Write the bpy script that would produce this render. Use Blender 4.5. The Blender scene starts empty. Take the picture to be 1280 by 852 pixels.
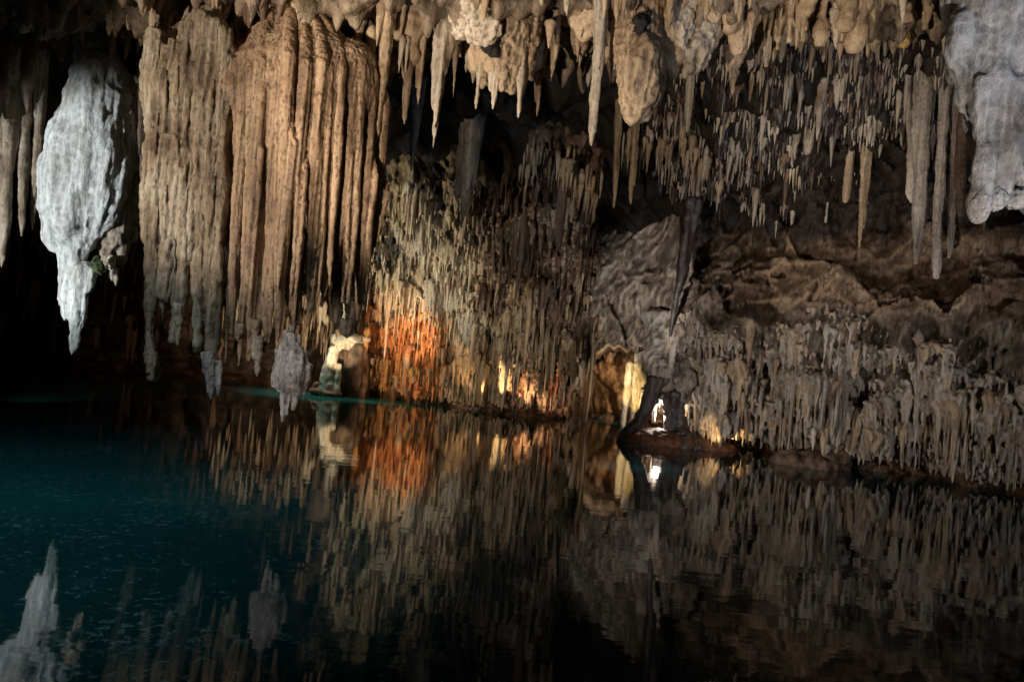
import bpy, math, random
import numpy as np
from mathutils import Matrix, Vector

random.seed(7); RNG = np.random.default_rng(7)
scene = bpy.context.scene
COL = scene.collection

# ------------------------------------------------------------------ camera
F = 1000.0
CAMZ = 1.6
cam_d = bpy.data.cameras.new('camera'); cam = bpy.data.objects.new('camera', cam_d); COL.objects.link(cam)
cam_d.sensor_width = 36; cam_d.lens = 36 * F / 1280; cam_d.clip_end = 400
ROT = Matrix.Rotation(math.radians(90.8), 3, 'X') @ Matrix.Rotation(math.radians(5.4), 3, 'Z')
cam.location = (0, 0, CAMZ); cam.rotation_euler = ROT.to_euler()
scene.camera = cam
R3 = np.array(ROT)

def P(px, py, D):
    """point of the cave seen in direction (px, py), D metres away along +Y"""
    d = R3 @ np.array([(px - 640) / F, -(py - 426) / F, -1.0])
    d = d * (D / d[1])
    return np.array([d[0], d[1], d[2] + CAMZ])

# ------------------------------------------------------------------ noise
_perm = np.random.default_rng(3).permutation(256).astype(np.int64)
_perm = np.concatenate([_perm, _perm, _perm])
_g = np.random.default_rng(5).normal(size=(256, 3)); _g /= np.linalg.norm(_g, axis=1)[:, None]
def pn(p):
    p = np.asarray(p, float); i = np.floor(p).astype(np.int64); f = p - i; i &= 255
    w = f * f * f * (f * (f * 6 - 15) + 10); out = 0
    for dx in (0, 1):
        for dy in (0, 1):
            for dz in (0, 1):
                h = _perm[_perm[_perm[(i[..., 0] + dx) & 255] + ((i[..., 1] + dy) & 255)] + ((i[..., 2] + dz) & 255)]
                g = _g[h]
                d = g[..., 0] * (f[..., 0] - dx) + g[..., 1] * (f[..., 1] - dy) + g[..., 2] * (f[..., 2] - dz)
                wx = w[..., 0] if dx else 1 - w[..., 0]; wy = w[..., 1] if dy else 1 - w[..., 1]; wz = w[..., 2] if dz else 1 - w[..., 2]
                out = out + d * wx * wy * wz
    return out * 1.5
def fbm(p, o=3, ridged=False):
    a = 1.0; s = 0; q = np.asarray(p, float)
    for _ in range(o):
        n = pn(q)
        s = s + a * ((1 - 2 * np.abs(n)) if ridged else n); a *= 0.5; q = q * 2.03 + 11.7
    return s
def sm(a, b, x):
    t = np.clip((x - a) / (b - a), 0, 1); return t * t * (3 - 2 * t)

# ------------------------------------------------------------------ materials
def node(nt, kind, **kw):
    n = nt.nodes.new(kind)
    for k, v in kw.items():
        if k in n.inputs: n.inputs[k].default_value = v
        else: setattr(n, k, v)
    return n
def rock(name, light, mid, dark, speck=0.25, rough=0.5, bump=1.0, streak=1.0, tint=False, cscale=1.0, spec=0.4, fleck=None):
    m = bpy.data.materials.new(name); m.use_nodes = True; nt = m.node_tree; L = nt.links
    b = nt.nodes['Principled BSDF']
    geo = node(nt, 'ShaderNodeNewGeometry')
    mp = node(nt, 'ShaderNodeMapping'); mp.inputs['Scale'].default_value = (1, 1, 0.16 if streak else 1)
    L.new(geo.outputs['Position'], mp.inputs['Vector'])
    n1 = node(nt, 'ShaderNodeTexNoise', Scale=5.5 * cscale, Detail=6.0, Roughness=0.65); L.new(mp.outputs[0], n1.inputs['Vector'])
    n2 = node(nt, 'ShaderNodeTexNoise', Scale=1.6 * cscale, Detail=5.0, Roughness=0.6, Distortion=0.5); L.new(geo.outputs['Position'], n2.inputs['Vector'])
    mx = node(nt, 'ShaderNodeMath', operation='ADD'); L.new(n1.outputs[0], mx.inputs[0]); L.new(n2.outputs[0], mx.inputs[1])
    mh = node(nt, 'ShaderNodeMath', operation='MULTIPLY'); L.new(mx.outputs[0], mh.inputs[0]); mh.inputs[1].default_value = 0.5
    r = node(nt, 'ShaderNodeValToRGB'); L.new(mh.outputs[0], r.inputs[0])
    e = r.color_ramp.elements
    e[0].position = 0.36; e[0].color = (*dark, 1); e[1].position = 0.62; e[1].color = (*light, 1)
    x = e.new(0.49); x.color = (*mid, 1)
    out = r.outputs[0]
    def mult(cur, fac_socket, lo):
        q = node(nt, 'ShaderNodeMix', data_type='RGBA', blend_type='MULTIPLY')
        q.inputs[0].default_value = 1.0
        mr = node(nt, 'ShaderNodeMapRange'); L.new(fac_socket, mr.inputs[0])
        mr.inputs[1].default_value = lo[0]; mr.inputs[2].default_value = lo[1]; mr.inputs[3].default_value = lo[2]; mr.inputs[4].default_value = lo[3]
        cc = node(nt, 'ShaderNodeCombineColor'); [L.new(mr.outputs[0], cc.inputs[i]) for i in range(3)]
        L.new(cur, q.inputs[6]); L.new(cc.outputs[0], q.inputs[7]); return q.outputs[2]
    # pits and dark mineral specks
    n3 = node(nt, 'ShaderNodeTexNoise', Scale=26.0 * cscale, Detail=4.0, Roughness=0.75)
    mp3 = node(nt, 'ShaderNodeMapping'); mp3.inputs['Scale'].default_value = (1, 1, 0.55); L.new(geo.outputs['Position'], mp3.inputs[0]); L.new(mp3.outputs[0], n3.inputs['Vector'])
    out = mult(out, n3.outputs[0], (0.36, 0.47, 1 - speck * 2.0, 1.04))
    out = mult(out, geo.outputs['Pointiness'], (.44, .53, .38, 1.12))
    oi = node(nt, 'ShaderNodeObjectInfo')
    out = mult(out, oi.outputs['Random'], (0, 1, 0.72, 1.15))
    if tint:
        at = node(nt, 'ShaderNodeAttribute', attribute_name='tint')
        q = node(nt, 'ShaderNodeMix', data_type='RGBA', blend_type='MULTIPLY'); q.inputs[0].default_value = 1
        L.new(out, q.inputs[6]); L.new(at.outputs['Color'], q.inputs[7]); out = q.outputs[2]
    L.new(out, b.inputs['Base Color'])
    b.inputs['Specular IOR Level'].default_value = spec
    rr = node(nt, 'ShaderNodeMapRange'); L.new(n2.outputs[0], rr.inputs[0]); rr.inputs[1].default_value = .3; rr.inputs[2].default_value = .7
    rr.inputs[3].default_value = rough - .12; rr.inputs[4].default_value = rough + .22; L.new(rr.outputs[0], b.inputs['Roughness'])
    bp = node(nt, 'ShaderNodeBump', Strength=0.9 * min(bump, 1.1)); bp.inputs['Distance'].default_value = 0.035 * bump
    L.new(n1.outputs[0], bp.inputs['Height'])
    bp2 = node(nt, 'ShaderNodeBump', Strength=0.8); bp2.inputs['Distance'].default_value = 0.020 * bump
    L.new(n3.outputs[0], bp2.inputs['Height']); L.new(bp.outputs[0], bp2.inputs['Normal']); L.new(bp2.outputs[0], b.inputs['Normal'])
    return m

M = {}
M['wall']   = rock('cave_wall_rock', (.40,.33,.25), (.24,.18,.13), (.10,.07,.05), tint=True, bump=1.5)
M['ceil']   = rock('cave_ceiling_rock', (.36,.28,.19), (.22,.16,.11), (.08,.06,.045), tint=True, bump=1.4, streak=0)
M['drape']  = rock('brown_flowstone', (.52,.37,.235), (.36,.235,.145), (.13,.08,.05), speck=.36, rough=.5, bump=1.0)
M['grey']   = rock('grey_brown_flowstone', (.54,.47,.37), (.32,.24,.16), (.11,.07,.045), speck=.25, rough=.5, bump=1.2)
M['white']  = rock('white_calcite', (.76,.77,.74), (.62,.62,.58), (.33,.31,.26), speck=.14, rough=.6, spec=.25, bump=1.3, streak=1)
M['blue']   = rock('pale_flowstone', (.62,.61,.60), (.45,.42,.40), (.19,.14,.11), speck=.16, rough=.5, bump=1.5, streak=1)
M['tan']    = rock('tan_stalactite', (.52,.40,.27), (.38,.27,.17), (.17,.11,.07), speck=.18, rough=.55, bump=1.3)
M['cream']  = rock('cream_stalactite', (.60,.52,.42), (.45,.37,.28), (.22,.16,.11), speck=.15, rough=.55, bump=1.3)
M['ochre']  = rock('ochre_stalactite', (.55,.38,.14), (.42,.27,.10), (.2,.12,.05), speck=.12, rough=.55)
M['orange'] = rock('orange_stalactite', (.68,.31,.11), (.47,.18,.055), (.22,.07,.02), speck=.2, rough=.45, bump=1.2)  # saturated orange base colour, used low on the far wall
M['brown']  = rock('dark_brown_stalactite', (.24,.15,.10), (.14,.085,.055), (.06,.04,.03), speck=.2, rough=.5)
M['small']  = rock('pale_small_stalactite', (.46,.41,.33), (.32,.27,.21), (.14,.11,.08), speck=.15, rough=.5, bump=1.2)
M['olive']  = rock('olive_small_stalactite', (.52,.43,.28), (.36,.28,.17), (.11,.09,.05), speck=.2, rough=.42, bump=1.2, spec=.6)
M['greyst'] = rock('grey_small_stalactite', (.50,.44,.375), (.36,.305,.25), (.13,.10,.08), speck=.2, rough=.5, bump=1.2)
M['pink']   = rock('pinkish_calcite', (.72,.65,.59), (.54,.46,.41), (.24,.18,.15), speck=.3, rough=.55, bump=1.4, streak=0)
M['red']    = rock('red_mud_rock', (.34,.15,.08), (.22,.09,.05), (.09,.035,.02), speck=.2, rough=.4)
M['black']  = rock('dark_wet_rock', (.16,.13,.12), (.07,.055,.05), (.02,.016,.014), speck=.2, rough=.32, spec=.6)
M['moss']   = rock('green_moss', (.11,.14,.05), (.06,.08,.03), (.03,.05,.015), speck=.3, rough=.9, streak=0)
M['stain_shade']   = rock('dark_stain_shade', (.035,.028,.025), (.022,.018,.016), (.01,.008,.008), speck=.1, rough=.8)  # black for the drop's stain and for shade painted into hollows

# ------------------------------------------------------------------ mesh helpers
def mesh_from(name, V, Fq, smooth=True):
    me = bpy.data.meshes.new(name)
    V = np.asarray(V, np.float32); Fq = np.asarray(Fq, np.int32); k = Fq.shape[1]
    me.vertices.add(len(V)); me.vertices.foreach_set('co', V.ravel())
    me.loops.add(Fq.size); me.loops.foreach_set('vertex_index', Fq.ravel())
    me.polygons.add(len(Fq)); me.polygons.foreach_set('loop_start', np.arange(0, Fq.size, k, dtype=np.int32))
    me.polygons.foreach_set('loop_total', np.full(len(Fq), k, np.int32))
    me.update(calc_edges=True); me.validate()
    if smooth: me.polygons.foreach_set('use_smooth', np.ones(len(me.polygons), bool))
    return me
def set_tint(me, C):
    a = me.color_attributes.new('tint', 'FLOAT_COLOR', 'POINT')
    c = np.ones((len(me.vertices), 4), np.float32); c[:, :3] = C; a.data.foreach_set('color', c.ravel())
def link(name, me, mat=None, parent=None):
    o = bpy.data.objects.new(name, me); COL.objects.link(o)
    if mat is not None and me is not None and not me.materials: me.materials.append(mat)
    if parent is not None: o.parent = parent
    return o
def tag(o, label, cat, group=None, kind=None):
    if label: o['label'] = label
    if cat: o['category'] = cat
    if group: o['group'] = group
    if kind: o['kind'] = kind
    return o

def tube(pts, rad, n=12):
    """closed tube through pts (top to bottom) with radii"""
    pts = np.asarray(pts, float); k = len(pts); a = np.arange(n) * 2 * math.pi / n
    V = []
    for p, r in zip(pts, rad):
        V.append(np.stack([p[0] + r * np.cos(a), p[1] + r * np.sin(a), np.full(n, p[2])], 1))
    V = np.concatenate(V + [pts[:1], pts[-1:] - [[0, 0, rad[-1] * .6]]])
    Fc = []
    for i in range(k - 1):
        for j in range(n):
            j2 = (j + 1) % n; Fc.append((i * n + j, (i + 1) * n + j, (i + 1) * n + j2, i * n + j2))
    t = k * n
    for j in range(n):
        j2 = (j + 1) % n
        Fc.append((t, j, j2, j2)); Fc.append((t + 1, (k - 1) * n + j2, (k - 1) * n + j, (k - 1) * n + j))
    return V, Fc
def spike(top, tip, r, shape=0.75, n=12, k=10, wob=0.12, rtip=0.12, flare=1.0):
    top = np.asarray(top, float); tip = np.asarray(tip, float); t = np.linspace(0, 1, k)
    L = np.linalg.norm(tip - top); ph = random.random() * 50
    w = np.stack([pn(np.stack([t * L * 1.1 + ph, t * 0 + q * 7.3 + ph, t * 0], 1)) for q in (0, 1)], 1) * r * wob * 5 * t[:, None]
    pts = top + (tip - top) * t[:, None]; pts[:, :2] += w
    rad = r * (np.clip(1 - t, 0, 1) ** shape * (1 - rtip) + rtip) * (1 + (flare - 1) * (1 - t) ** 4)
    rad = rad * (1 + 0.10 * pn(np.stack([t * L * 3 + ph, t * 0 + 3, t * 0 + ph], 1)))
    return tube(pts, rad, n)
def ball(c, r, n=14, k=9):
    c = np.asarray(c, float); r = np.asarray(r, float) * np.ones(3)
    th = np.linspace(0.12, math.pi - 0.12, k); pts = [[0, 0, math.cos(t)] for t in th]; rad = [math.sin(t) for t in th]
    V, Fc = tube(pts, rad, n); V[-1, 2] = -1; V[-2, 2] = 1
    return V * r + c, Fc

def join_prims(prims):
    V = []; Fc = []; o = 0
    for v, f in prims:
        V.append(v); Fc.append(np.asarray(f, np.int64) + o); o += len(v)
    return np.concatenate(V), np.concatenate(Fc)
def raw_mesh(name, prims):
    V, Fc = join_prims(prims)
    me = bpy.data.meshes.new(name)
    me.from_pydata([tuple(v) for v in V], [], [tuple(dict.fromkeys(f)) for f in Fc.tolist()])
    return me

def melt(name, prims, mat, voxel=0.02, smooth=3, flute=0.012, lump=0.010, kf=14, kz=1.6, kl=22, parent=None, loc=None, ridged=True, big=0):
    """fuse primitives into one continuous flowstone surface"""
    me = raw_mesh(name, prims)
    tmp = bpy.data.objects.new('tmp', me); COL.objects.link(tmp)
    md = tmp.modifiers.new('r', 'REMESH'); md.mode = 'VOXEL'; md.voxel_size = voxel
    ms = tmp.modifiers.new('s', 'SMOOTH'); ms.iterations = smooth; ms.factor = 0.5
    dg = bpy.context.evaluated_depsgraph_get()
    m2 = bpy.data.meshes.new_from_object(tmp.evaluated_get(dg)); m2.name = name
    bpy.data.objects.remove(tmp); bpy.data.meshes.remove(me)
    n = len(m2.vertices); co = np.empty(n * 3, np.float32); m2.vertices.foreach_get('co', co); co = co.reshape(-1, 3).astype(float)
    no = np.empty(n * 3, np.float32); m2.vertex_normals.foreach_get('vector', no); no = no.reshape(-1, 3)
    d = flute * fbm(co * [kf, kf, kz] + 3.3, 3, ridged) + lump * fbm(co * kl + 9.1, 3) + lump * 1.2 * fbm(co * kl * 0.35, 2)
    if big: d = d + big * fbm(co * 2.2 + 1.7, 2)
    co = co + no * d[:, None]
    off = np.zeros(3) if loc is None else np.asarray(loc, float)
    m2.vertices.foreach_set('co', (co - off).astype(np.float32).ravel()); m2.update()
    m2.materials.clear(); m2.materials.append(mat)
    m2.polygons.foreach_set('use_smooth', np.ones(len(m2.polygons), bool))
    o = link(name, m2, None, parent)
    if loc is not None and parent is None: o.location = loc
    return o

# ------------------------------------------------------------------ unit stalactite variants (radius 1, length 1)
def root_round(V, Fc, z0):
    return V, Fc
def variant(seed):
    rs = random.getstate(); random.seed(seed)
    prims = []
    q = random.choice([0, 0, 1, 2, 2])
    prims.append(spike((0, 0, .06), (random.uniform(-.3, .3), random.uniform(-.3, .3), -1), .85, random.uniform(.55, 1.15), n=11, k=16, wob=.10, rtip=random.uniform(.06, .22), flare=1.45))
    for _ in range(q):
        a = random.uniform(0, 6.28); d = random.uniform(.45, .8); L = random.uniform(.35, .85)
        prims.append(spike((math.cos(a) * d, math.sin(a) * d, .05), (math.cos(a) * d * 1.1, math.sin(a) * d * 1.1, -L), random.uniform(.4, .65), random.uniform(.4, .8), n=9, k=11, wob=.10, rtip=.15, flare=1.3))
    random.setstate(rs)
    V, Fc = join_prims(prims)
    V[:, :2] *= np.interp(V[:, 2], [-.16, -.04, .03, .06], [1, .85, .5, .05])[:, None]
    V[:, 2] += np.where(V[:, 2] > .0, .05, 0)
    rr = np.linalg.norm(V[:, :2], axis=1); 
    d = 0.20 * fbm(V * [1.9, 1.9, 9] + seed * 3.7, 3); a = V[:, :2] / np.maximum(rr, .05)[:, None]
    V[:, :2] += a * (d * np.minimum(rr * 1.5, 1))[:, None]
    return V, Fc
VAR = [variant(i) for i in range(18)]
NV = len(VAR)
def lean(vf, k):
    V = vf[0].copy(); V[:, 1] += k * sm(-.40, .12, V[:, 2]) ** 1.4; return V, vf[1]
VAR += [lean(VAR[i], .7 + .12 * (i % 5)) for i in range(NV)]      # the same shapes with roots that run back into the wall
VARM = {}
def var_mesh(i, mat):
    k = (i, mat)
    if k not in VARM:
        V, Fc = VAR[i]
        me = bpy.data.meshes.new('stalactite'); me.from_pydata([tuple(v) for v in V], [], [tuple(dict.fromkeys(f)) for f in Fc.tolist()])
        me.polygons.foreach_set('use_smooth', np.ones(len(me.polygons), bool)); me.materials.append(M[mat]); VARM[k] = me
    return VARM[k]

# ------------------------------------------------------------------ cave wall as a depth map in (azimuth, height)
def interp2(xs, ys, T, x, y):
    xs = np.asarray(xs, float); ys = np.asarray(ys, float); T = np.asarray(T, float)
    x = np.clip(x, xs[0], xs[-1]); y = np.clip(y, ys[0], ys[-1])
    i = np.clip(np.searchsorted(xs, x, 'right') - 1, 0, len(xs) - 2); j = np.clip(np.searchsorted(ys, y, 'right') - 1, 0, len(ys) - 2)
    u = (x - xs[i]) / (xs[i + 1] - xs[i]); v = (y - ys[j]) / (ys[j + 1] - ys[j])
    u = u * u * (3 - 2 * u) * .6 + u * .4; v = v * v * (3 - 2 * v) * .6 + v * .4
    return (T[j, i] * (1 - u) + T[j, i + 1] * u) * (1 - v) + (T[j + 1, i] * (1 - u) + T[j + 1, i + 1] * u) * v
WX = [-900, -300, 150, 400, 470, 600, 700, 735, 800, 850, 950, 1050, 1160, 1280, 1500, 1900]
WZ = [-0.6, 0.0, 0.5, 1.5, 2.5, 2.75, 3.1, 4.2, 5.2, 8.5]
base = np.array([15, 18, 24, 24, 23, 21.5, 20.8, 20.2, 18.6, 17.3, 16.0, 15.3, 14.6, 13.6, 11.5, 8.0])
WT = []
for z in WZ:
    row = base.copy()
    left = np.interp(z, [-.6, 0, 1.5, 2.75, 4.2, 5.2, 8.5], [0, 0, -.5, -1.0, -2.2, -3.0, -4.5])
    right = np.interp(z, [-.6, 0, .5, 1.5, 2.5, 2.75, 3.1, 4.2, 5.2, 8.5], [1.7, 1.4, .4, -.45, -.7, -.62, -.5, .25, .3, -2])
    mid = np.interp(z, [-.6, 0, 1.5, 3.1, 4.2, 5.2, 8.5], [0, 0, -.8, -.6, .2, 1, 1])
    for k, x in enumerate(WX):
        if x > 1100: right_k = right * .35 if right > 0 else right
        else: right_k = right
        row[k] += left if x <= 700 else (mid if x <= 800 else right_k)
    WT.append(row)
def wall_D(px, z):
    zz = z + sm(840, 900, px) * (.5 * pn(np.stack([px * .011, z * .3, px * 0 + 2], -1)) + .2 * pn(np.stack([px * .035, z * .5, px * 0 + 7], -1)))
    D = interp2(WX, WZ, WT, px, zz)
    pc = px
    jag = np.stack([px * .09, z * 1.5, px * 0 + 3.3], -1); jn = pn(jag) + .5 * pn(jag * 2.3)
    pc = px + jn * 9
    m = sm(708, 722, pc) * (1 - sm(810, 823, pc)) * (1 - sm(-.08, .12, z + jn * .28 - 1.2 - .7 * sm(716, 768, pc)))
    D = D + 3.2 * m
    m2 = sm(880, 900, pc) * (1 - sm(955, 985, pc)) * (1 - sm(.25, .5, z))
    m3 = sm(814, 822, pc) * (1 - sm(856, 868, pc)) * (1 - sm(.8, 1.0, z))
    return D + 1.2 * m2 + 1.6 * m3
def facets(p, scale, seed):
    q = p * scale; c0 = np.floor(q).astype(np.int64); best = np.full(q.shape[:-1], 9.); out = np.zeros(q.shape[:-1])
    for dx in (-1, 0, 1):
        for dy in (-1, 0, 1):
            for dz in (-1, 0, 1):
                c = c0 + [dx, dy, dz]; b = c & 255
                h = _perm[_perm[_perm[(b[..., 0] + seed) & 255] + b[..., 1]] + b[..., 2]]
                cen = c + .5 + _g[h] * .42; v = q - cen; dd = (v ** 2).sum(-1)
                val = (v * _g[(h + 77) & 255]).sum(-1) * .75 + _g[(h + 31) & 255][..., 0] * .55
                m = dd < best; best = np.where(m, dd, best); out = np.where(m, val, out)
    return out / scale
TIER = .52
def tier_t(pos):
    return (pos[..., 2] + .55 * pn(pos * [.9, .9, .25] + 3.1) + .22 * pn(pos * [3.1, 3.1, .8] + 8.1)) / TIER
def wall_disp(pos, px, z):
    tt = tier_t(pos); saw = (1 - (tt - np.floor(tt))) ** 1.6 * sm(0, .06, tt - np.floor(tt))
    flow = sm(2.5, 3.4, z + .5 * pn(pos * [.7, .7, .7] + 2)) * sm(840, 900, px)          # smooth bare rock above the right ledge
    ctr = sm(728, 742, px) * (1 - sm(850, 930, px))     # grey knotted flowstone in the middle
    fl = fbm(pos * [3.2, 3.2, .45], 3, True); lp = fbm(pos * .8 + 4, 3); fine = fbm(pos * [6, 6, 3] + 2, 3)
    butt = fbm(pos * [1.3, 1.3, .45] + 6, 2)
    warp = pos + 0.55 * np.stack([pn(pos * .9), pn(pos * .9 + 5), pn(pos * .9 + 9)], -1) * .5
    veins = fbm(warp * [1.6, 1.6, .75], 3, True)
    fw = pos + .22 * np.stack([pn(pos * 1.3 + 2), pn(pos * 1.3 + 6), pn(pos * 1.3 + 12)], -1)
    fac = facets(fw * [1, 1, 1.5], .55, 3) * .42 + facets(fw * [1, 1, 1.3], 1.5, 9) * .40 + facets(fw, 4.0, 21) * .30
    return (1 - flow) * (1 - ctr) * (fl * .12 + fine * .08 + butt * .75 + saw * np.where(px > 800, .22, .32)) + ctr * (veins * .18 + fac * .5 + fine * .08) + flow * (fac + fbm(pos * [.55, .55, .8] + 7, 3) * .40 + fbm(pos * [2.4, 2.4, 2.0] + 3, 4) * .05 - np.clip(fbm(warp * [1.1, 1.1, 1.5] + 4, 3, True) - 1.25, 0, 1) * .12 + saw * .05 + fine * .05) + lp * .45
def wall_xyz(px, z, extra=0):
    D = wall_D(px, z)
    x = (px - 640) / F * D
    p = np.stack([x, D, z * np.ones_like(px)], -1)
    d = wall_disp(p, px, z) - extra
    hs = np.hypot(p[..., 0], p[..., 1])
    p[..., :2] *= (1 - d / hs)[..., None]
    return p
pxs = np.concatenate([np.arange(-900, 380, 6.0), np.arange(380, 1320, 1.7), np.arange(1320, 1900, 8.0)])
zs = np.arange(-0.6, 8.2, 0.045)
PX, ZZ = np.meshgrid(pxs, zs)
pos = wall_xyz(PX, ZZ)
flow = sm(2.7, 3.2, ZZ) * sm(840, 900, PX); ctr = sm(728, 742, PX) * (1 - sm(850, 930, PX))
POSG = pos.copy()
_tt = tier_t(np.stack([(PX - 640) / F * wall_D(PX, ZZ), wall_D(PX, ZZ), ZZ], -1)); FR_T = _tt - np.floor(_tt)
def lip_at(px, z):
    i = int(np.clip(round((z + .6) / .045), 0, len(zs) - 1)); j = int(np.clip(np.searchsorted(pxs, px), 0, len(pxs) - 1))
    return wall_at(px, max(.12, z - FR_T[i, j] * TIER + .07))
def wall_at(px, z):
    i = int(np.clip(round((z + .6) / .045), 0, len(zs) - 1)); j = int(np.clip(np.searchsorted(pxs, px), 0, len(pxs) - 1))
    return POSG[i, j].copy()
nr, nc = PX.shape
idx = np.arange(nr * nc).reshape(nr, nc)
Fq = np.stack([idx[:-1, :-1], idx[:-1, 1:], idx[1:, 1:], idx[1:, :-1]], -1).reshape(-1, 4)
me = mesh_from('cave_wall', pos.reshape(-1, 3), Fq)
tc = np.ones((nr, nc, 3))
def blend(w, c):
    global tc
    tc = tc * (1 - w[..., None]) + np.array(c) * w[..., None]
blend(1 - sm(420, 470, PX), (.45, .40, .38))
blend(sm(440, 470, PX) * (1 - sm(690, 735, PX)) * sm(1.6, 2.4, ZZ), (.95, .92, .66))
blend(sm(440, 470, PX) * (1 - sm(690, 735, PX)) * sm(2.9, 4.2, ZZ) * sm(520, 600, PX), (.35, .26, .2))  # shadow on the far wall's upper right, darkened in the tint
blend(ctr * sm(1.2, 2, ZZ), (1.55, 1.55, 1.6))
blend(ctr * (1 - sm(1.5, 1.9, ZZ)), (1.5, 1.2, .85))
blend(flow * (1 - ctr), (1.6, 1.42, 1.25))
blend(sm(4.2, 4.7, ZZ + .4 * pn(pos * .8)) * sm(840, 880, PX), (.12, .1, .09))  # top of the right wall tinted dark as the hollow's shade
blend(sm(860, 900, PX) * (1 - sm(2.5, 3, ZZ)), (.85, .85, .85))
blend((1 - sm(.05, .35, ZZ)), (.5, .32, .2))
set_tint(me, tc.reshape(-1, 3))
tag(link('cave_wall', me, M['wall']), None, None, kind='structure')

# ------------------------------------------------------------------ ceiling
CX = [-500, 0, 250, 480, 700, 850, 900, 1100, 1300, 1700]
CD = [-8, 0, 5, 7.5, 8.6, 9.6, 10.6, 11.6, 13, 14.5, 16, 18, 21, 26]
CT = [[5.5, 5.5, 6, 6.5, 7, 7, 7, 7, 6, 5],
      [6.4, 6.4, 6.6, 6.8, 7, 7, 7, 7.3, 6.2, 5],
      [6.0, 6.0, 6.0, 6.2, 6.5, 6.6, 6.8, 7.0, 6.4, 5.4],
      [5.2, 5.2, 5.2, 5.6, 5.9, 6.1, 6.2, 6.5, 6.3, 5.8],
      [5.0, 4.9, 5.0, 5.3, 5.6, 5.8, 6.0, 6.3, 6.3, 6],
      [4.9, 4.8, 4.9, 5.25, 5.4, 5.7, 5.95, 6.2, 6.3, 6],
      [4.7, 4.6, 4.9, 5.4, 5.6, 5.9, 6.1, 6.3, 6.4, 6],
      [4.5, 4.6, 5.2, 6.6, 7.0, 7.3, 7.4, 7.4, 6.6, 6],
      [4.3, 4.6, 5.6, 7.2, 7.4, 7.2, 7.0, 6.9, 6.4, 6],
      [4.2, 4.6, 5.6, 7.2, 7.0, 6.5, 6.3, 6.2, 6.0, 6],
      [4.2, 4.6, 5.6, 6.9, 6.2, 5.6, 5.3, 5.3, 5.4, 6],
      [4.2, 4.6, 5.4, 6.2, 5.6, 4.9, 4.7, 4.7, 5.0, 6],
      [4.2, 4.6, 5.2, 5.6, 5.2, 4.6, 4.4, 4.4, 5.0, 6],
      [4, 4, 4, 4, 4, 4, 4, 4, 4, 4]]
def ceil_z(px, D): return interp2(CX, CD, CT, px, D)
cpx = np.concatenate([np.arange(-1500, -100, 25.0), np.arange(-100, 1400, 4.0), np.arange(1400, 2600, 25.0)])
cd = np.concatenate([np.arange(-8, 5, .3), np.arange(5, 25, .05)])
CPX, CDD = np.meshgrid(cpx, cd)
zc = ceil_z(CPX, CDD)
xx = (CPX - 640) / F * np.where(CDD < 4, 4, CDD)
cp = np.stack([xx, CDD, zc], -1)
def ceil_drop(cp, CDD):
    near = sm(7, 8.3, CDD) * (1 - sm(10.8, 11.6, CDD))
    far = sm(12, 13, CDD)
    b = cp * [1, 1, 0]
    return fbm(b + 3, 3) * .35 + near * (fbm(b * 2.6 + 8, 3) ** 2) * .5 + fbm(b * 5 + 1, 3) * .12 + far * (fbm(b * 1.5 + 5, 3)) * .25
near = sm(7, 8.3, CDD) * (1 - sm(10.8, 11.6, CDD))
zc = zc - ceil_drop(cp, CDD)
def ceil_at(px, D):
    z = float(ceil_z(px, D)); p = np.array([(px - 640) / F * D, D, z])
    p[2] = z - float(ceil_drop(p[None], np.array([D]))[0]); return p
cp[..., 2] = zc
CPG = cp.copy()
def ceil_at(px, D):
    i = int(np.clip(np.searchsorted(cd, D), 0, len(cd) - 1)); j = int(np.clip(np.searchsorted(cpx, px), 0, len(cpx) - 1)); return CPG[i, j].copy()
nr, nc = CPX.shape; idx = np.arange(nr * nc).reshape(nr, nc)
Fq = np.stack([idx[:-1, :-1], idx[1:, :-1], idx[1:, 1:], idx[:-1, 1:]], -1).reshape(-1, 4)
me = mesh_from('cave_ceiling', cp.reshape(-1, 3), Fq)
tc = np.ones((nr, nc, 3))
blend(sm(10.4, 11.2, CDD), (.07, .06, .055))  # unlit ceiling behind the front lip, its darkness put into the tint
blend((1 - near) * (1 - sm(6, 8, CDD)), (.7, .7, .7))
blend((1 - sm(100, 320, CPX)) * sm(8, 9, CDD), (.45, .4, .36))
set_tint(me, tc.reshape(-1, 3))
tag(link('cave_ceiling', me, M['ceil']), None, None, kind='structure')

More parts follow.
